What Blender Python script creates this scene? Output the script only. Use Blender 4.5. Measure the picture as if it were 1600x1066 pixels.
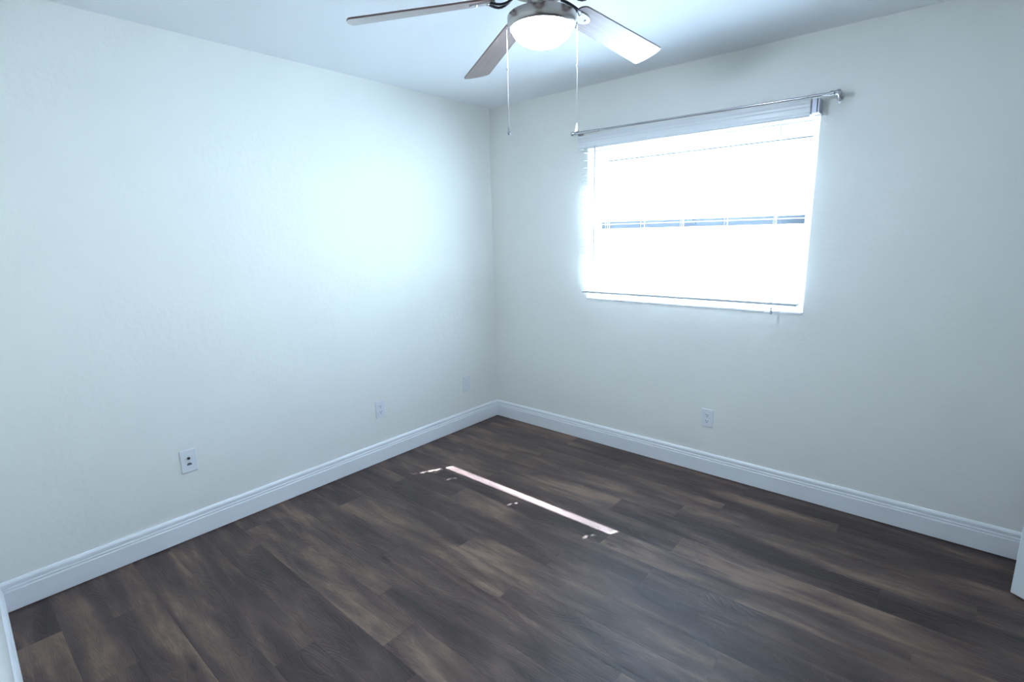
import bpy, bmesh, math, random
from mathutils import Vector, Matrix

for o in list(bpy.data.objects):
    bpy.data.objects.remove(o, do_unlink=True)
S = bpy.context.scene
C = S.collection
PI = math.pi
rnd = random.Random(7)

# ------------------------------------------------------------------ camera
def cam_axes(yaw, pitch, roll):
    f = Vector((-math.sin(yaw)*math.cos(pitch), math.cos(yaw)*math.cos(pitch), math.sin(pitch)))
    r0 = Vector((math.cos(yaw), math.sin(yaw), 0)); u0 = r0.cross(f)
    ri = math.cos(roll)*r0 + math.sin(roll)*u0
    up = -math.sin(roll)*r0 + math.cos(roll)*u0
    return ri, up, f
ri, up, f = cam_axes(.7128, -.2027, -.0208)
cam = bpy.data.objects.new('camera', bpy.data.cameras.new('camera')); C.objects.link(cam)
cam.matrix_world = Matrix(((ri.x, up.x, -f.x, 2.8445), (ri.y, up.y, -f.y, -3.0783), (ri.z, up.z, -f.z, 1.4981), (0, 0, 0, 1)))
cam.data.sensor_width = 36; cam.data.sensor_fit = 'HORIZONTAL'
cam.data.lens = 804.49/1600*36
cam.data.clip_start = .005
S.camera = cam
S.cycles.caustics_reflective = False

# ------------------------------------------------------------------ light
EXPOSURE = 4.5
SKY = (.36, .61, 1.0); SKY_STRENGTH = .95
SUN = 6.2; SUN_COLOR = (.68, .83, 1.0)
LAMP = 8.6; LAMP_COLOR = (.66, .81, 1.0)
S.view_settings.view_transform = 'Standard'
try: S.view_settings.look = 'None'
except Exception: pass
S.view_settings.gamma = 1
S.view_settings.use_curve_mapping = False
S.view_settings.exposure = EXPOSURE
w = bpy.data.worlds.new('sky'); S.world = w; w.use_nodes = True
nt = w.node_tree; nt.nodes.clear()
tc = nt.nodes.new('ShaderNodeTexCoord'); sx = nt.nodes.new('ShaderNodeSeparateXYZ')
cr = nt.nodes.new('ShaderNodeValToRGB'); bg = nt.nodes.new('ShaderNodeBackground'); wo = nt.nodes.new('ShaderNodeOutputWorld')
nt.links.new(tc.outputs['Generated'], sx.inputs[0]); nt.links.new(sx.outputs['Z'], cr.inputs[0])
cr.color_ramp.elements[0].position = 0; cr.color_ramp.elements[0].color = (.72, .88, 1, 1)
cr.color_ramp.elements[1].position = .8; cr.color_ramp.elements[1].color = (*SKY, 1)
nt.links.new(cr.outputs[0], bg.inputs[0]); bg.inputs[1].default_value = SKY_STRENGTH
nt.links.new(bg.outputs[0], wo.inputs[0])
sd = bpy.data.lights.new('sun', 'SUN'); sd.energy = SUN; sd.angle = math.radians(.53); sd.color = SUN_COLOR
sun = bpy.data.objects.new('sun', sd); C.objects.link(sun)
sun.rotation_euler = Vector((-.425, -.875, -1)).to_track_quat('-Z', 'Y').to_euler()
sun.location = (3, 5, 6)
pd = bpy.data.lights.new('window_portal', 'AREA'); pd.shape = 'RECTANGLE'; pd.size = 1.34; pd.size_y = .98
pd.cycles.is_portal = True
po = bpy.data.objects.new('window_portal', pd); C.objects.link(po)
po.location = (1.565, .17, 1.555); po.rotation_euler = Vector((0, -1, 0)).to_track_quat('-Z', 'Z').to_euler()

# ------------------------------------------------------------------ materials
def mat(name):
    m = bpy.data.materials.new(name); m.use_nodes = True
    return m, m.node_tree, m.node_tree.nodes['Principled BSDF']
def simple(name, col, rough=.5, metal=0, spec=.5):
    m, t, b = mat(name)
    b.inputs['Base Color'].default_value = (*col, 1); b.inputs['Roughness'].default_value = rough
    b.inputs['Metallic'].default_value = metal; b.inputs['Specular IOR Level'].default_value = spec
    return m
def N(t, kind, **kw):
    n = t.nodes.new(kind)
    for k, v in kw.items(): setattr(n, k, v)
    return n
def L(t, a, b): t.links.new(a, b)

def paint(name, col, rough, bump, scale, var=.02):
    m, t, b = mat(name)
    tc = N(t, 'ShaderNodeTexCoord')
    n1 = N(t, 'ShaderNodeTexNoise'); n1.inputs['Scale'].default_value = scale; n1.inputs['Detail'].default_value = 4
    n2 = N(t, 'ShaderNodeTexNoise'); n2.inputs['Scale'].default_value = scale*.12; n2.inputs['Detail'].default_value = 3
    L(t, tc.outputs['Object'], n1.inputs['Vector']); L(t, tc.outputs['Object'], n2.inputs['Vector'])
    mx = N(t, 'ShaderNodeMix', data_type='RGBA')
    mx.inputs['A'].default_value = (*[c*(1-var) for c in col], 1); mx.inputs['B'].default_value = (*[min(1, c*(1+var)) for c in col], 1)
    L(t, n2.outputs['Fac'], mx.inputs['Factor']); L(t, mx.outputs['Result'], b.inputs['Base Color'])
    ad = N(t, 'ShaderNodeMath', operation='ADD'); L(t, n1.outputs['Fac'], ad.inputs[0]); L(t, n2.outputs['Fac'], ad.inputs[1])
    bp = N(t, 'ShaderNodeBump'); bp.inputs['Strength'].default_value = bump; bp.inputs['Distance'].default_value = .004
    L(t, ad.outputs[0], bp.inputs['Height']); L(t, bp.outputs[0], b.inputs['Normal'])
    b.inputs['Roughness'].default_value = rough
    return m
WALLM = paint('wall_paint', (.88, .87, .82), .55, .3, 38)
CEILM = paint('ceiling_paint', (.90, .91, .93), .6, .08, 45, .01)
TRIMM = paint('trim_paint', (.87, .875, .90), .33, .04, 20, .01)
VINYL = simple('white_vinyl', (.82, .83, .84), .35)
SLATM = simple('slat_vinyl', (.60, .62, .64), .4)
SHADEM = simple('sash_shade', (.09, .10, .115), .45, .3)  # sash metal darkened: shade on meeting rail and top line painted in
PLATEM = simple('plate_plastic', (.82, .83, .86), .3)
DARKM = simple('slot_black', (.015, .015, .02), .6)
GREYM = simple('jack_grey', (.16, .16, .18), .45, .6)
CHROME = simple('satin_chrome', (.55, .55, .57), .25, 1)
NICKEL = simple('brushed_nickel', (.46, .43, .41), .27, 1)
BRONZE = simple('dark_bronze', (.06, .055, .07), .3, .9)
CORDM = simple('white_cord', (.78, .78, .82), .7)
CHAINM = simple('bead_chain', (.26, .235, .23), .4, .7)
SCREWM = simple('screw_metal', (.7, .7, .72), .25, 1)
GROUNDM = paint('concrete_yard', (.42, .42, .40), .9, .3, 6)
DOORM = paint('door_paint', (.80, .83, .84), .4, .03, 20, .01)

def blade_mat():
    m, t, b = mat('wood_blade')
    tc = N(t, 'ShaderNodeTexCoord'); mp = N(t, 'ShaderNodeMapping'); mp.inputs['Scale'].default_value = (3, 60, 60)
    n = N(t, 'ShaderNodeTexNoise'); n.inputs['Scale'].default_value = 1.5; n.inputs['Detail'].default_value = 5; n.inputs['Distortion'].default_value = .6
    r = N(t, 'ShaderNodeValToRGB')
    r.color_ramp.elements[0].position = .3; r.color_ramp.elements[0].color = (.13, .078, .07, 1)
    r.color_ramp.elements[1].position = .75; r.color_ramp.elements[1].color = (.20, .125, .112, 1)
    L(t, tc.outputs['Object'], mp.inputs[0]); L(t, mp.outputs[0], n.inputs['Vector']); L(t, n.outputs['Fac'], r.inputs[0])
    L(t, r.outputs[0], b.inputs['Base Color']); b.inputs['Roughness'].default_value = .32
    b.inputs['Coat Weight'].default_value = 1.0; b.inputs['Coat Roughness'].default_value = .25
    return m
BLADEM = blade_mat()

def glow_mat():
    m, t, b = mat('frosted_lit_glass')
    b.inputs['Base Color'].default_value = (.9, .92, .95, 1); b.inputs['Roughness'].default_value = .3
    b.inputs['Emission Color'].default_value = (*LAMP_COLOR, 1); b.inputs['Emission Strength'].default_value = LAMP
    return m
GLOWM = glow_mat()

def glass_mat():
    m = bpy.data.materials.new('window_glass'); m.use_nodes = True; t = m.node_tree; t.nodes.clear()
    o = N(t, 'ShaderNodeOutputMaterial'); tr = N(t, 'ShaderNodeBsdfTransparent'); gl = N(t, 'ShaderNodeBsdfGlossy')
    tr.inputs[0].default_value = (.93, .96, .96, 1); gl.inputs['Roughness'].default_value = .01
    lw = N(t, 'ShaderNodeLayerWeight'); lw.inputs[0].default_value = .5
    pw = N(t, 'ShaderNodeMath', operation='POWER'); pw.inputs[1].default_value = 5; L(t, lw.outputs['Facing'], pw.inputs[0])
    fr = N(t, 'ShaderNodeMath', operation='MULTIPLY_ADD'); fr.inputs[1].default_value = .9; fr.inputs[2].default_value = .03; L(t, pw.outputs[0], fr.inputs[0])
    mx = N(t, 'ShaderNodeMixShader'); L(t, fr.outputs[0], mx.inputs[0]); L(t, tr.outputs[0], mx.inputs[1]); L(t, gl.outputs[0], mx.inputs[2])
    L(t, mx.outputs[0], o.inputs[0])
    return m
GLASSM = glass_mat()

def floor_mat():
    m, t, b = mat('vinyl_plank')
    uv = N(t, 'ShaderNodeTexCoord'); at = N(t, 'ShaderNodeAttribute', attribute_name='plank')
    sc = N(t, 'ShaderNodeVectorMath', operation='SCALE'); sc.inputs['Scale'].default_value = 37
    L(t, at.outputs['Color'], sc.inputs[0])
    ad = N(t, 'ShaderNodeVectorMath', operation='ADD'); L(t, uv.outputs['Object'], ad.inputs[0]); L(t, sc.outputs[0], ad.inputs[1])
    def noise(scale, vec, det=4, rough=.55, dist=0):
        mp = N(t, 'ShaderNodeMapping'); mp.inputs['Scale'].default_value = vec; L(t, ad.outputs[0], mp.inputs[0])
        n = N(t, 'ShaderNodeTexNoise'); n.inputs['Scale'].default_value = scale; n.inputs['Detail'].default_value = det
        n.inputs['Roughness'].default_value = rough; n.inputs['Distortion'].default_value = dist
        L(t, mp.outputs[0], n.inputs['Vector']); return n
    sep = N(t, 'ShaderNodeSeparateColor'); L(t, at.outputs['Color'], sep.inputs[0])
    # wide figure: long soft streaks, cloudier blotches
    n1 = noise(1.0, (1.3, 8.5, 1), 4, .55, .7)
    n2 = noise(1.0, (3.6, 9, 1), 4, .62, .4)
    n3 = noise(1.0, (14, 240, 1), 4, .7, .2)
    def math_(op, a, b_=None):
        n = N(t, 'ShaderNodeMath', operation=op)
        for i, v in enumerate((a, b_)):
            if v is None: continue
            if isinstance(v, (int, float)): n.inputs[i].default_value = v
            else: L(t, v, n.inputs[i])
        return n.outputs[0]
    f1 = math_('MULTIPLY', n1.outputs['Fac'], .95)
    f2 = math_('MULTIPLY', n2.outputs['Fac'], .45)
    f3 = math_('MULTIPLY', n3.outputs['Fac'], .20)
    pr = math_('MULTIPLY', math_('SUBTRACT', sep.outputs[0], .5), .20)
    tot = math_('ADD', math_('ADD', f1, f2), math_('ADD', f3, pr))
    r = N(t, 'ShaderNodeValToRGB'); L(t, tot, r.inputs[0])
    e = r.color_ramp.elements
    e[0].position = .60; e[0].color = (.032, .0190, .0165, 1)
    e[1].position = 1.03; e[1].color = (.20, .128, .092, 1)
    for p, c in ((.71, (.050, .0295, .0255)), (.80, (.074, .046, .038)), (.90, (.118, .074, .056))):
        k = e.new(p); k.color = (*c, 1)
    # warm / cool drift between planks
    hs = N(t, 'ShaderNodeMix', data_type='RGBA', blend_type='MULTIPLY'); hs.inputs['Factor'].default_value = 1
    tint = N(t, 'ShaderNodeMix', data_type='RGBA'); tint.inputs['A'].default_value = (1.04, .99, .95, 1); tint.inputs['B'].default_value = (.96, 1.0, 1.06, 1)
    L(t, n2.outputs['Fac'], tint.inputs['Factor'])
    L(t, r.outputs[0], hs.inputs['A']); L(t, tint.outputs['Result'], hs.inputs['B'])
    # knots
    mpk = N(t, 'ShaderNodeMapping'); mpk.inputs['Scale'].default_value = (2.1, 7, 1); L(t, ad.outputs[0], mpk.inputs[0])
    vo = N(t, 'ShaderNodeTexVoronoi'); vo.inputs['Scale'].default_value = 1.0; L(t, mpk.outputs[0], vo.inputs['Vector'])
    kr = N(t, 'ShaderNodeValToRGB'); kr.color_ramp.elements[0].position = .03; kr.color_ramp.elements[0].color = (.30, .27, .27, 1)
    kr.color_ramp.elements[1].position = .10; kr.color_ramp.elements[1].color = (1, 1, 1, 1); L(t, vo.outputs['Distance'], kr.inputs[0])
    km = N(t, 'ShaderNodeMix', data_type='RGBA', blend_type='MULTIPLY'); km.inputs['Factor'].default_value = 1
    L(t, hs.outputs['Result'], km.inputs['A']); L(t, kr.outputs[0], km.inputs['B'])
    L(t, km.outputs['Result'], b.inputs['Base Color'])
    # embossed cathedral grain
    mpw = N(t, 'ShaderNodeMapping'); mpw.inputs['Scale'].default_value = (1.0, 7, 1); L(t, ad.outputs[0], mpw.inputs[0])
    nw = N(t, 'ShaderNodeTexNoise'); nw.inputs['Scale'].default_value = 1.3; nw.inputs['Detail'].default_value = 1.5; L(t, mpw.outputs[0], nw.inputs['Vector'])
    rings = math_('FRACT', math_('MULTIPLY', nw.outputs['Fac'], 30))
    rr = N(t, 'ShaderNodeValToRGB'); L(t, rings, rr.inputs[0])
    q = rr.color_ramp.elements; q[0].position = 0; q[0].color = (0, 0, 0, 1); q[1].position = .28; q[1].color = (1, 1, 1, 1)
    k = q.new(.85); k.color = (1, 1, 1, 1); k = q.new(1); k.color = (0, 0, 0, 1)
    h = math_('ADD', math_('MULTIPLY', rr.outputs[0], 1.1), math_('MULTIPLY', n3.outputs['Fac'], .5))
    bp = N(t, 'ShaderNodeBump'); bp.inputs['Strength'].default_value = .5; bp.inputs['Distance'].default_value = .0014
    L(t, h, bp.inputs['Height']); L(t, bp.outputs[0], b.inputs['Normal'])
    ro = math_('ADD', math_('MULTIPLY', n2.outputs['Fac'], .12), .36)
    L(t, ro, b.inputs['Roughness'])
    b.inputs['Specular IOR Level'].default_value = .46
    return m
FLOORM = floor_mat()

# ------------------------------------------------------------------ helpers
def obj(name, bm, m, parent=None, smooth=False, bevel=0):
    me = bpy.data.meshes.new(name); bmesh.ops.recalc_face_normals(bm, faces=bm.faces[:]); bm.to_mesh(me); bm.free()
    for mm in (m if isinstance(m, (list, tuple)) else [m]): me.materials.append(mm)
    o = bpy.data.objects.new(name, me); C.objects.link(o)
    if smooth:
        for p in me.polygons: p.use_smooth = True
        try: me.set_sharp_from_angle(angle=math.radians(38))
        except Exception: pass
    if bevel:
        b = o.modifiers.new('bevel', 'BEVEL'); b.width = bevel; b.segments = 2; b.limit_method = 'ANGLE'
    if parent: o.parent = parent
    return o
def tag(o, label=None, cat=None, group=None, kind=None):
    if label: o['label'] = label
    if cat: o['category'] = cat
    if group: o['group'] = group
    if kind: o['kind'] = kind
    return o
def thing(name, loc, rot=None, **kw):
    o = bpy.data.objects.new(name, None); C.objects.link(o); o.location = loc
    if rot: o.rotation_euler = rot
    o.empty_display_size = .05
    return tag(o, **kw)
def struct(name, bm, m, **kw):
    o = obj(name, bm, m, **kw); o['kind'] = 'structure'; return o
def box(bm, x0, x1, y0, y1, z0, z1, mi=0):
    v = [bm.verts.new((x, y, z)) for x in (x0, x1) for y in (y0, y1) for z in (z0, z1)]
    for q in ((0,1,3,2), (4,6,7,5), (0,4,5,1), (2,3,7,6), (0,2,6,4), (1,5,7,3)):
        fc = bm.faces.new([v[i] for i in q]); fc.material_index = mi
def prism(bm, prof, a, b, frame, mi=0):
    """prof: list of (u,v); extruded from a to b along the frame's third axis; frame(u,v,w)->xyz"""
    A = [bm.verts.new(frame(u, v, a)) for u, v in prof]; B = [bm.verts.new(frame(u, v, b)) for u, v in prof]
    n = len(prof)
    for i in range(n):
        fc = bm.faces.new((A[i], A[(i+1) % n], B[(i+1) % n], B[i])); fc.material_index = mi
    for ring in (A[::-1], B):
        fc = bm.faces.new(ring); fc.material_index = mi
def lathe(bm, prof, n=48, cx=0, cy=0, mi=0):
    rows = []
    for r, z in prof:
        if r < 1e-6: rows.append([bm.verts.new((cx, cy, z))])
        else: rows.append([bm.verts.new((cx+r*math.cos(2*PI*i/n), cy+r*math.sin(2*PI*i/n), z)) for i in range(n)])
    for a, b in zip(rows, rows[1:]):
        for i in range(n):
            j = (i+1) % n
            if len(a) == 1 and len(b) == 1: continue
            q = (a[0], b[j], b[i]) if len(a) == 1 else (a[i], a[j], b[0]) if len(b) == 1 else (a[i], a[j], b[j], b[i])
            bm.faces.new(q).material_index = mi
def tube(bm, pts, rad, n=10, mi=0, flat=1.0):
    pts = [Vector(p) for p in pts]; rows = []
    rads = rad if isinstance(rad, (list, tuple)) else [rad]*len(pts)
    up0 = Vector((0, 0, 1))
    for i, p in enumerate(pts):
        d = (pts[min(i+1, len(pts)-1)]-pts[max(i-1, 0)]).normalized()
        u = up0 if abs(d.dot(up0)) < .95 else Vector((1, 0, 0))
        s = d.cross(u).normalized(); v = s.cross(d).normalized()
        rows.append([bm.verts.new(p+rads[i]*(s*math.cos(2*PI*k/n)+v*flat*math.sin(2*PI*k/n))) for k in range(n)])
    for a, b in zip(rows, rows[1:]):
        for i in range(n):
            bm.faces.new((a[i], a[(i+1) % n], b[(i+1) % n], b[i])).material_index = mi
    bm.faces.new(rows[0][::-1]).material_index = mi; bm.faces.new(rows[-1]).material_index = mi
def disc(bm, cx, cz, r, y0, y1, n=20, mi=0, sx=1, sz=1):
    prism(bm, [(cx+r*sx*math.cos(2*PI*i/n), cz+r*sz*math.sin(2*PI*i/n)) for i in range(n)], y0, y1, lambda u, v, w_: (u, w_, v), mi)

CH = 2.44; RW = 3.44; T = .20
def near_y(x): return -3.058-.0211*x       # the wall beside the camera is slightly out of square

# ------------------------------------------------------------------ room shell
bm = bmesh.new()
box(bm, -T, 0, -3.7, T, -.05, CH+.05); struct('wall_left', bm, WALLM)
bm = bmesh.new()
X0, X1, Z0, Z1 = .888, 2.242, 1.048, 2.05
box(bm, 0, X0, 0, T, 0, CH); box(bm, X1, RW, 0, T, 0, CH); box(bm, X0, X1, 0, T, 0, Z0); box(bm, X0, X1, 0, T, Z1, CH)
bmesh.ops.remove_doubles(bm, verts=bm.verts[:], dist=1e-5)
struct('wall_back', bm, WALLM)
bm = bmesh.new()
def nw(xa, xb, z0, z1): prism(bm, [(xa, near_y(xa)), (xb, near_y(xb)), (xb, near_y(xb)-.115), (xa, near_y(xa)-.115)], z0, z1, lambda a, b, c: (a, b, c))
nw(0, 2.12, 0, CH); nw(2.12, 3.02, 2.05, CH); nw(3.02, RW+.1, 0, CH); struct('wall_front', bm, WALLM)
bm = bmesh.new()   # unseen hall beyond the doorway, added to cut bounce light in the room
box(bm, 1.0, 1.1, -4.4, near_y(1)-.12, 0, CH); box(bm, 1.0, RW+.9, -4.5, -4.4, 0, CH); box(bm, RW+.8, RW+.9, -4.4, -3.2, 0, CH); box(bm, RW+.1, RW+.9, -3.25, -3.15, 0, CH)
struct('wall_hall_added', bm, paint('hall_dark_paint', (.50, .47, .42), .6, .2, 38))  # tone kept dark so the hall returns less light
bm = bmesh.new()   # right wall with the closet opening
box(bm, RW, RW+.11, -.10, 0, 0, CH); box(bm, RW, RW+.11, -2.0, -.10, 2.05, CH); box(bm, RW, RW+.11, -3.15, -2.0, 0, CH)
struct('wall_right', bm, WALLM)
bm = bmesh.new()   # closet interior behind the opening
box(bm, RW+.11, RW+.75, -.02, T, 0, CH); box(bm, RW+.11, RW+.75, -2.3, -2.1, 0, CH); box(bm, RW+.7, RW+.8, -2.3, T, 0, CH)
struct('wall_closet', bm, WALLM)
bm = bmesh.new(); box(bm, -T, RW+.9, -4.5, T, CH, CH+.12); struct('ceiling', bm, CEILM)

# floor: individual vinyl planks with a fine bevelled seam
bm = bmesh.new(); cl = bm.loops.layers.float_color.new('plank')
PW, PL = .153, 1.22
known = {0: 1.558, -1: 1.533+.42, 1: 2.356, 7: 1.152, 5: 1.375, 9: .40, 10: .741, 11: .318, -4: 1.534, -3: 1.96, -2: 2.88, -5: .62, 3: .9, 6: .35}
def plank(xa, xb, ya, yb, seed):
    r = random.Random(seed); g = .0007
    col = (r.random(), r.random(), r.random(), 1)
    o_ = [bm.verts.new(p) for p in ((xa, ya, -g), (xb, ya, -g), (xb, yb, -g), (xa, yb, -g))]
    i_ = [bm.verts.new(p) for p in ((xa+g, ya+g, 0), (xb-g, ya+g, 0), (xb-g, yb-g, 0), (xa+g, yb-g, 0))]
    fs = [bm.faces.new(i_)]+[bm.faces.new((o_[k], o_[(k+1) % 4], i_[(k+1) % 4], i_[k])) for k in range(4)]
    for fc in fs:
        for l in fc.loops: l[cl] = col
row0 = -1.235
for k in range(-9, 23):
    yb = row0-PW*k; ya = yb-PW
    if ya > .0 or yb < -4.5: continue
    yb = min(yb, 0)
    x = known.get(k, random.Random(k*5+3).random()*PL)
    while x > 0: x -= PL
    i = 0
    while x < RW+.8:
        a, b = max(x, 0), min(x+PL, RW+.8)
        if b-a > .01: plank(a, b, ya, yb, k*101+i*7+11)
        x += PL; i += 1
n0 = len(bm.verts)
box(bm, -T, RW+.9, -4.5, T, -.10, -.0008)
struct('floor', bm, FLOORM)

# baseboards: stepped colonial profile
BP = [(0, .0030), (.0155, .0030), (.0158, .0038), (.0158, .0905), (.0140, .0935), (.0115, .0940), (.0112, .0975), (.0138, .0985), (.0138, .1040), (.0118, .1070),
      (.0080, .1075), (.0078, .1105), (.0112, .1115), (.0112, .1240), (.0085, .1300), (.0055, .1342), (0, .1355)]
bm = bmesh.new(); prism(bm, BP, -3.06, 0, lambda u, v, w_: (u, w_, v)); struct('baseboard_left', bm, TRIMM)
bm = bmesh.new(); prism(bm, BP, 0, RW, lambda u, v, w_: (w_, -u, v)); struct('baseboard_back', bm, TRIMM)
bm = bmesh.new(); prism(bm, BP, 0, 1.9, lambda u, v, w_: (w_, near_y(w_)+u, v)); struct('baseboard_front', bm, TRIMM)
bm = bmesh.new(); prism(bm, BP, -.10, 0, lambda u, v, w_: (RW-u, w_, v)); struct('baseboard_right', bm, TRIMM)
bm = bmesh.new()
box(bm, RW-.012, RW, -2.07, -2.0, 0, 2.12); box(bm, RW-.012, RW, -2.0, -.10, 2.05, 2.12)
struct('trim_1', bm, TRIMM, bevel=.003)

# yard outside
bm = bmesh.new(); box(bm, -12, 15, T, 22, -.35, -.25); struct('ground', bm, GROUNDM)

# ------------------------------------------------------------------ window
bm = bmesh.new()
FY0, FY1 = .085, .15
gx0, gx1, gz0, gz1 = .952, 2.192, 1.115, 1.970
box(bm, X0, gx0-.02, FY0, FY1, Z0, Z1); box(bm, gx1+.02, X1, FY0, FY1, Z0, Z1)
box(bm, gx0-.02, gx1+.02, FY0, FY1, Z0, gz0-.02); box(bm, gx0-.02, gx1+.02, FY0, FY1, gz1+.02, Z1)
win = struct('window_1', bm, VINYL, bevel=.002)
def sash(z0, z1, y0, y1, b0, b1, gl):
    bm = bmesh.new()
    box(bm, .932, gl, y0, y1, z0, z1); box(bm, gx1, gx1+.02, y0, y1, z0, z1)
    up_ = z0 > 1.5
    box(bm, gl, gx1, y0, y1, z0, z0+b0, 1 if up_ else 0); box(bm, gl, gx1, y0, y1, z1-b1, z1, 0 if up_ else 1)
    if up_: box(bm, gl, gx1, y0-.004, y0, z1-b1, z1-b1+.006, 1)  # shadow line along the top rail's lower edge, painted as a dark strip
    s = obj('sash', bm, [VINYL, SHADEM], win, bevel=.0015)
    bm = bmesh.new(); ym = (y0+y1)/2
    box(bm, gl, gx1, ym-.002, ym+.002, z0+b0, z1-b1); obj('glass_pane', bm, GLASSM, s)
    return s
sash(1.530, gz1+.02, .122, .144, .045, .02, .970)
sash(gz0-.02, 1.572, .096, .120, .02, .045, .944)
bm = bmesh.new(); box(bm, X0+.001, X1-.001, -.006, FY0, Z0+.0, Z0+.012); obj('window_sill', bm, TRIMM, win, bevel=.002)
bm = bmesh.new(); box(bm, 1.53, 1.60, .086, .098, 1.545, 1.565); tube(bm, [(1.565, .088, 1.565), (1.565, .088, 1.575)], .012); obj('sash_lock', bm, SHADEM, win)

# ------------------------------------------------------------------ blind
blind = thing('window_blind', (1.555, 0, 1.08), label='white two inch slat blind with a smooth valance hanging open over the window', cat='blind')
OFF = Vector((-1.555, 0, -1.08))
def bl(name, bm, m, parent=None, **kw):
    if parent is None: bmesh.ops.translate(bm, verts=bm.verts[:], vec=OFF)
    else: bmesh.ops.translate(bm, verts=bm.verts[:], vec=OFF)
    return obj(name, bm, m, parent or blind, **kw)
SX0, SX1 = .893, 2.219; YF, YB = -.066, -.016
LX = [1.067, 1.317, 1.571, 1.826, 2.079]; HOLES = [LX[0], LX[2], LX[4]]
bm = bmesh.new()
for k in range(20):
    z = 2.020-.0466*k
    hx, hy0, hy1 = .0062, -.055, -.027
    def strip(xa, xb, ya, yb):
        # gently crowned slat
        n = 4; prof = []
        for i in range(n+1):
            y = ya+(yb-ya)*i/n; u = (y-YF)/(YB-YF)*2-1
            prof.append((y, z+.0012*(1-u*u)+.0014))
        for i in range(n, -1, -1):
            y = ya+(yb-ya)*i/n; u = (y-YF)/(YB-YF)*2-1
            prof.append((y, z+.0012*(1-u*u)-.0014))
        prism(bm, prof, xa, xb, lambda a, b, c: (c, a, b))
    x = {19: .898, 18: .897, 17: .892}.get(k, .880)
    for h in (HOLES if k > 17 else []):
        strip(x, h-hx, YF, YB); strip(h-hx, h+hx, YF, hy0); strip(h-hx, h+hx, hy1, YB); x = h+hx
    strip(x, SX1, YF, YB)
bl('slats', bm, SLATM)
bm = bmesh.new(); box(bm, .884, 2.223, -.062, -.016, 1.098, 1.112); bl('bottom_rail', bm, SLATM, bevel=.003)
bm = bmesh.new(); box(bm, .868, 2.214, -.058, -.002, 2.052, 2.108); bl('headrail', bm, VINYL, bevel=.002)
bm = bmesh.new()   # crown profile valance
VP = [(-.066, 2.040), (-.071, 2.040), (-.075, 2.045), (-.075, 2.056), (-.071, 2.061), (-.072, 2.082), (-.075, 2.087), (-.075, 2.098), (-.079, 2.103),
      (-.081, 2.110), (-.081, 2.121), (-.066, 2.121)]
prism(bm, VP, .854, 2.206, lambda a, b, c: (c, a, b)); val = bl('valance', bm, VINYL)
bm = bmesh.new(); box(bm, .854, .860, -.066, -.002, 2.042, 2.121); bl('valance_return', bm, VINYL, val)
bm = bmesh.new()
box(bm, 2.214, 2.2155, -.068, 0, 2.055, 2.118, 0); box(bm, 2.243, 2.2445, -.068, 0, 2.055, 2.118, 0)
box(bm, 2.214, 2.2445, -.068, 0, 2.0535, 2.055, 0); box(bm, 2.214, 2.2445, -.068, 0, 2.118, 2.1195, 0)
box(bm, 2.214, 2.2335, -.0695, -.068, 2.0535, 2.1195, 0); box(bm, 2.238, 2.2445, -.0695, -.068, 2.0535, 2.1195, 0)
box(bm, 2.2155, 2.243, -.066, -.064, 2.055, 2.118, 1)
bl('mounting_bracket', bm, [simple('bracket_steel', (.55, .57, .66), .4, .3), DARKM])
for x in LX:
    bm = bmesh.new()
    for y in (YF-.001, YB+.001): tube(bm, [(x, y, 1.097), (x, y, 2.055)], .0009, 6)
    if x in HOLES: tube(bm, [(x, -.041, 1.09), (x, -.041, 2.055)], .0010, 6)
    for k in range(20): tube(bm, [(x+.004, YF-.001, 2.0165-.0466*k), (x+.004, YB+.001, 2.0165-.0466*k)], .0006, 5)
    bl('ladder_cord', bm, CORDM)
bm = bmesh.new(); tube(bm, [(.985, -.074, 2.052), (.985, -.074, 1.19)], .0042, 8)
tube(bm, [(.985, -.060, 2.056), (.985, -.074, 2.052)], .002, 6); bl('tilt_wand', bm, simple('clear_wand', (.62, .60, .72), .2))
bm = bmesh.new()
tube(bm, [(2.101, -.062, 2.055), (2.102, -.074, 2.03), (2.100, -.073, 1.8), (2.103, -.073, 1.3), (2.104, -.073, 1.085)], .0011, 6)
tube(bm, [(2.084, -.062, 2.055), (2.082, -.074, 2.03), (2.094, -.073, 1.8), (2.100, -.073, 1.3), (2.103, -.073, 1.085)], .0011, 6)
lc = bl('lift_cord', bm, CORDM)
bm = bmesh.new(); lathe(bm, [(0, 1.090), (.003, 1.089), (.0042, 1.080), (.0065, 1.058), (.0062, 1.052), (.004, 1.050), (0, 1.050)], 16, 2.104, -.074)
bl('tassel', bm, simple('clear_tassel', (.62, .63, .66), .2), lc, smooth=True)

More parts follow.
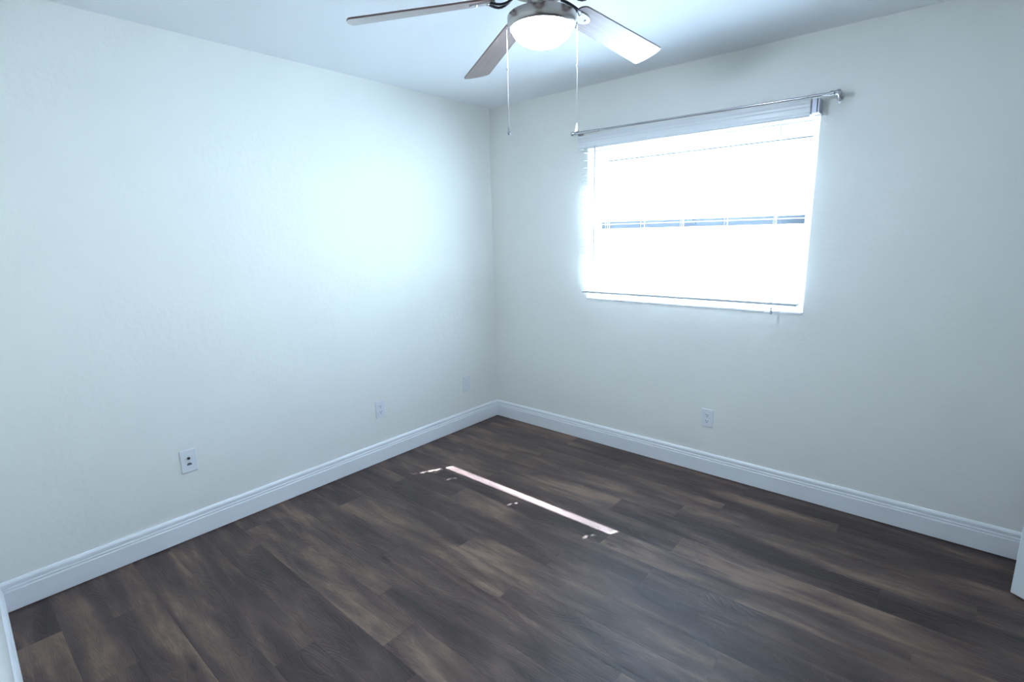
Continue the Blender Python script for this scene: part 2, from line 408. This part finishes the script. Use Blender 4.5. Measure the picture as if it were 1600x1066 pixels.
# ------------------------------------------------------------------ curtain rod
rod = thing('curtain_rod', (1.56, 0, 2.13), label='thin brushed metal curtain rod with small brackets above the window blind', cat='curtain rod')
RO = Vector((-1.56, 0, -2.13))
def rd(name, bm, m=CHROME, parent=None, **kw):
    bmesh.ops.translate(bm, verts=bm.verts[:], vec=RO); return obj(name, bm, m, parent or rod, smooth=True, **kw)
RA = Vector((.853, -.092, 2.140)); RB = Vector((2.296, -.092, 2.126)); RMID = RA.lerp(RB, .12)
bm = bmesh.new(); tube(bm, [RA, RMID], .0078, 14); rd('outer_tube', bm)
bm = bmesh.new(); tube(bm, [RMID-(RB-RA)*.01, RB], .0062, 14); rd('inner_tube', bm)
bm = bmesh.new(); tube(bm, [RB-Vector((.006, 0, 0)), RB+Vector((.004, 0, 0))], .0115, 14); rd('collar', bm)
def bracket(x, z, s):
    bm = bmesh.new()
    prism(bm, [(x+.013*math.cos(2*PI*i/20), z-.006+.030*math.sin(2*PI*i/20)) for i in range(20)], -.003, 0, lambda u, v, w_: (u, w_, v))
    tube(bm, [(x, -.002, z+.002), (x, -.035, z+.006), (x-s*.004, -.070, z+.006), (x-s*.012, -.092, z)], [.011, .0085, .0085, .009], 10)
    tube(bm, [(x, -.002, z-.020), (x, -.022, z-.018), (x, -.045, z+.0)], [.006, .005, .004], 8)
    b = rd('bracket', bm)
    for dz in (.016, -.026):
        bm = bmesh.new(); disc(bm, x, z+dz, .0042, -.0055, -.003, 12); rd('screw', bm, SCREWM, b)
def finial(p, s):
    bm = bmesh.new(); x, y, z = p
    tube(bm, [(x, y, z), (x+s*.006, y, z), (x+s*.010, y, z), (x+s*.016, y, z), (x+s*.026, y, z), (x+s*.034, y, z), (x+s*.038, y, z)],
         [.010, .0105, .006, .010, .0145, .010, .003], 14); rd('finial', bm)
bracket(.838, 2.140, -1); bracket(2.318, 2.126, 1)
finial((RA.x-.002, RA.y, RA.z), -1); finial((RB.x+.003, RB.y, RB.z), 1)

# ------------------------------------------------------------------ wall plates (built facing -Y, origin at centre on the wall)
def plate_base(name, label, loc, rotz, wd=.071, ht=.116, cat='outlet'):
    t = thing(name, loc, (0, 0, rotz), label=label, cat=cat)
    bm = bmesh.new()
    n = lambda s, y: [(sx*(wd/2-s), y, sz*(ht/2-s)) for sx, sz in ((-1, -1), (1, -1), (1, 1), (-1, 1))]
    rings = [[bm.verts.new(p) for p in n(s, y)] for s, y in ((0, 0), (0, -.0048), (.0012, -.0060), (.0045, -.0065))]
    bm.faces.new(rings[0])
    for a, b in zip(rings, rings[1:]):
        for i in range(4): bm.faces.new((a[i], a[(i+1) % 4], b[(i+1) % 4], b[i]))
    bm.faces.new(rings[-1]); obj('cover_plate', bm, PLATEM, t)
    return t
def screw(t, z):
    bm = bmesh.new(); disc(bm, 0, z, .0030, -.0078, -.0064, 14); obj('screw', bm, PLATEM, t)
def duplex(label, loc, rotz):
    t = plate_base('duplex_outlet', label, loc, rotz)
    for s in (1, -1):
        bm = bmesh.new(); zc = s*.0195
        pr = []
        for i in range(28):
            a = 2*PI*i/28; pr.append((max(-.0165, min(.0165, .0175*1.05*math.cos(a))), zc+max(-.0135, min(.0135, .0175*math.sin(a)))))
        prism(bm, pr, -.0090, -.0060, lambda u, v, w_: (u, w_, v)); rc = obj('receptacle', bm, PLATEM, t)
        bm = bmesh.new()
        box(bm, -.0076, -.0052, -.0096, -.0088, zc+.000, zc+.0085); box(bm, .0052, .0076, -.0096, -.0088, zc+.001, zc+.0078)
        disc(bm, 0, zc-.0062, .0028, -.0096, -.0088, 12); obj('socket_slots', bm, DARKM, rc)
    screw(t, 0); return t
LW = PI/2    # rotates the -Y face to +X
duplex('white duplex outlet on the left wall, between the jack plate and the corner', (0, -1.162, .368), LW)
duplex('white duplex outlet under the window, on the window wall', (1.774, 0, .362), 0)
t = plate_base('blank_plate', 'blank white cover plate on the left wall nearest the room corner', (0, -.347, .356), LW, .074, .117, 'wall plate')
screw(t, .042); screw(t, -.042)
t = plate_base('jack_plate', 'white wall plate with two dark jacks, one above the other, on the left wall', (0, -2.312, .413), LW, .073, .117, 'wall plate')
bm = bmesh.new(); lathe_pts = [(.0068, 0), (.0068, .0035), (.0045, .0035), (.0045, .009), (0, .009)]
lathe(bm, lathe_pts, 18); bmesh.ops.rotate(bm, verts=bm.verts[:], cent=(0, 0, 0), matrix=Matrix.Rotation(PI/2, 3, 'X')); bmesh.ops.translate(bm, verts=bm.verts[:], vec=(0, -.0060, .014))
obj('coax_jack', bm, DARKM, t, smooth=True)
bm = bmesh.new()
prism(bm, [(-.010, -.022), (.010, -.022), (.010, -.015), (.004, -.010), (-.004, -.010), (-.010, -.015)], -.0085, -.006, lambda u, v, w_: (u, w_, v))
obj('phone_jack', bm, GREYM, t)
screw(t, .042); screw(t, -.042)

# ------------------------------------------------------------------ ceiling fan
HX, HY = 1.6625, -1.519
fan = thing('ceiling_fan', (HX, HY, CH), label='five blade ceiling fan, brushed nickel with dark wood blades and a lit bowl light', cat='ceiling fan')
def fz(z): return z-CH
tilt = Matrix.Rotation(math.radians(-1.4), 4, 'Y') @ Matrix.Rotation(math.radians(1.0), 4, 'X')
def fo(name, bm, m, parent=None, smooth=True, **kw): return obj(name, bm, m, parent or fan, smooth=smooth, **kw)
bm = bmesh.new(); lathe(bm, [(0, 0), (.085, 0), (.085, -.010), (.075, -.03), (.03, -.036), (0, -.036)]); fo('canopy', bm, NICKEL)
bm = bmesh.new(); lathe(bm, [(0, fz(2.408)), (.06, fz(2.408)), (.115, fz(2.395)), (.128, fz(2.37)), (.128, fz(2.335)), (.115, fz(2.315)), (.10, fz(2.310)), (.06, fz(2.306)), (0, fz(2.306))])
fo('motor_housing', bm, NICKEL)
bm = bmesh.new(); lathe(bm, [(0, fz(2.306)), (.052, fz(2.306)), (.052, fz(2.262)), (.045, fz(2.242)), (.045, fz(2.230)), (0, fz(2.230))]); fo('switch_housing', bm, NICKEL)
bm = bmesh.new()
lathe(bm, [(.02, fz(2.234)), (.112, fz(2.234)), (.1175, fz(2.2315)), (.119, fz(2.228)), (.119, fz(2.208)), (.1165, fz(2.200)), (.112, fz(2.194)), (.1085, fz(2.192)), (.1065, fz(2.195)), (.1085, fz(2.202)), (.110, fz(2.226)), (.02, fz(2.229))], 72)
fo('light_ring', bm, NICKEL)
bm = bmesh.new(); pr = [(.1070, fz(2.203))]
for i in range(0, 15):
    a = PI/2*i/14; pr.append((.1060*math.cos(a), fz(2.200)-.066*math.sin(a)))
lathe(bm, pr+[], 64); fo('glass_bowl', bm, GLOWM)
bm = bmesh.new(); lathe(bm, [(0, fz(2.222)), (.012, fz(2.222)), (.012, fz(2.21)), (.026, fz(2.195)), (.030, fz(2.178)), (.022, fz(2.160)), (0, fz(2.154))], 24); fo('bulb', bm, GLOWM)

N0 = (tilt.to_3x3() @ Vector((0, 0, 1))).normalized()
EX = Vector((0, 1, 0)).cross(N0).normalized(); EY = N0.cross(EX)
PIT = math.radians(12.9); DR = math.radians(7.1); PH = math.radians(-132.9)
def add_blade(k):
    a = PH-k*2*PI/5
    rdir = EX*math.cos(a)+EY*math.sin(a); tg = -EX*math.sin(a)+EY*math.cos(a)
    u = rdir*math.cos(DR)-N0*math.sin(DR); m_ = rdir*math.sin(DR)+N0*math.cos(DR)
    tv = tg*math.cos(PIT)-m_*math.sin(PIT); nn = u.cross(tv)
    if nn.z < 0: nn = -nn
    M = Matrix(((u.x, tv.x, nn.x, 0), (u.y, tv.y, nn.y, 0), (u.z, tv.z, nn.z, fz(2.2994)), (0, 0, 0, 1)))
    # blade outline in local (r, t)
    out = []
    R0, R1 = .165, .660
    def wd(r): return .052+.0125*(r-R0)/(R1-R0)
    def arc(cx, cy, rr, a0, a1, n=7): return [(cx+rr*math.cos(a0+(a1-a0)*i/n), cy+rr*math.sin(a0+(a1-a0)*i/n)) for i in range(n+1)]
    w0, w1 = wd(R0), wd(R1)
    out += arc(R0+.03, -w0+.03, .03, -PI, -PI/2)
    out += arc(R1-.022, -w1+.014, .014, -PI/2, -.25)
    out += [(R1-.0025, -w1*.5), (R1, 0), (R1-.0025, w1*.5)]
    out += arc(R1-.022, w1-.014, .014, .25, PI/2)
    out += arc(R0+.03, w0-.03, .03, PI/2, PI)
    bm = bmesh.new(); prism(bm, out, -.003, .003, lambda p, q, w_: (p, q, w_))
    b = obj('blade', bm, BLADEM, fan, bevel=.0012); b.matrix_local = M
    # blade iron: two curved prongs from the hub to an oval foot under the blade
    bm = bmesh.new()
    for s in (1, -1):
        pts = []
        for i in range(9):
            tt = i/8; r = .088+(.185-.088)*tt
            pts.append((r, s*(.010+.024*math.sin(PI*tt)**.8), .014*(1-tt)**2-.004-.016*math.sin(PI*tt)))
        tube(bm, pts, .0062, 8, flat=.7)
    ir = obj('blade_iron', bm, BRONZE, fan, smooth=True); ir.matrix_local = M
    bm = bmesh.new(); prism(bm, [(.205+.045*math.cos(2*PI*i/24), .024*math.sin(2*PI*i/24)) for i in range(24)], -.0070, -.0031, lambda p, q, w_: (p, q, w_))
    obj('iron_foot', bm, simple('foot_metal', (.5, .48, .50), .3, .9), ir)
    for (sxr, syt) in ((.188, -.011), (.188, .011), (.228, 0)):
        bm = bmesh.new(); lathe(bm, [(0, -.0105), (.004, -.0098), (.0052, -.0075), (0, -.0075)], 12, sxr, syt)
        obj('screw', bm, SCREWM, ir, smooth=True)
for k in range(5): add_blade(k)

LD = Vector((-.798, -.603, 0))
def chain(sgn, ztop, zbot, bell):
    p = LD*(.1215*sgn); x, y = p.x, p.y
    bm = bmesh.new(); prof = []
    z = ztop; prof.append((0, fz(z)))
    zt = zbot+(.022 if bell else .030)
    while z > zt:
        prof += [(.0006, fz(z)), (.0013, fz(z-.0012)), (.0013, fz(z-.0024)), (.0006, fz(z-.0036))]; z -= .0042
    prof.append((0, fz(z))); lathe(bm, prof, 8, x, y)
    tube(bm, [(p.x*.97, p.y*.97, fz(ztop+.002)), (x, y, fz(ztop-.002))], .0022, 8)
    ch = fo('pull_chain', bm, CHAINM)
    bm = bmesh.new(); zc = 2.070; lathe(bm, [(0, fz(zc+.006)), (.0024, fz(zc+.005)), (.0030, fz(zc)), (.0024, fz(zc-.005)), (0, fz(zc-.006))], 12, x, y)
    fo('chain_connector', bm, NICKEL, ch)
    bm = bmesh.new(); zb = zbot
    if bell: pr = [(0, zb+.030), (.0022, zb+.029), (.0034, zb+.024), (.0058, zb+.010), (.0082, zb+.002), (.0080, zb), (.0066, zb+.001), (0, zb+.004)]
    else: pr = [(0, zb+.036), (.0016, zb+.035), (.0022, zb+.028), (.0045, zb+.018), (.0062, zb+.009), (.0056, zb+.003), (.0030, zb), (0, zb)]
    lathe(bm, [(r, fz(z)) for r, z in pr], 20, x, y)
    fo('pendant', bm, simple('bell_glass', (.62, .55, .52), .25) if bell else simple('pendant_nickel', (.42, .43, .45), .2, .9), ch)
chain(1, 2.206, 1.851, False)
chain(-1, 2.206, 1.853, True)

# ------------------------------------------------------------------ bifold closet door, partly folded
V0 = Vector((3.164, -.335)); A0 = Vector((3.452, -.150)); B0 = Vector((3.452, -.529))
door = thing('door_1', (V0.x, V0.y, .012), label='white bifold closet door standing half folded at the right edge', cat='door')
door['kind'] = 'structure'
def panel(p, q, side):
    d = (q-p); ln = d.length; d.normalize(); n = Vector((d.y, -d.x))*side; th = .030
    bm = bmesh.new()
    def F(s, t_, z): return (p.x-V0.x+d.x*s+n.x*t_, p.y-V0.y+d.y*s+n.y*t_, z-.012)
    prism(bm, [(0.0, 0), (ln, 0), (ln, th), (0.0, th)], .012, 2.03, lambda a, b, c: F(a, b, c))
    pn = obj('door_panel', bm, DOORM, door, bevel=.002)
    for (z0, z1) in ((.20, .95), (1.10, 1.90)):
        bm = bmesh.new(); e = .012
        for (a0, a1, b0, b1) in ((.06, .06+e, z0, z1), (ln-.06-e, ln-.06, z0, z1), (.06, ln-.06, z0, z0+e), (.06, ln-.06, z1-e, z1)):
            prism(bm, [(a0, -.004), (a1, -.004), (a1, .001), (a0, .001)], b0, b1, lambda a, b, c: F(a, b, c))
        obj('panel_moulding', bm, DOORM, pn)
panel(V0, B0, -1)
panel(Vector((V0.x+.004, V0.y+.036)), Vector((A0.x, A0.y+.03)), 1)
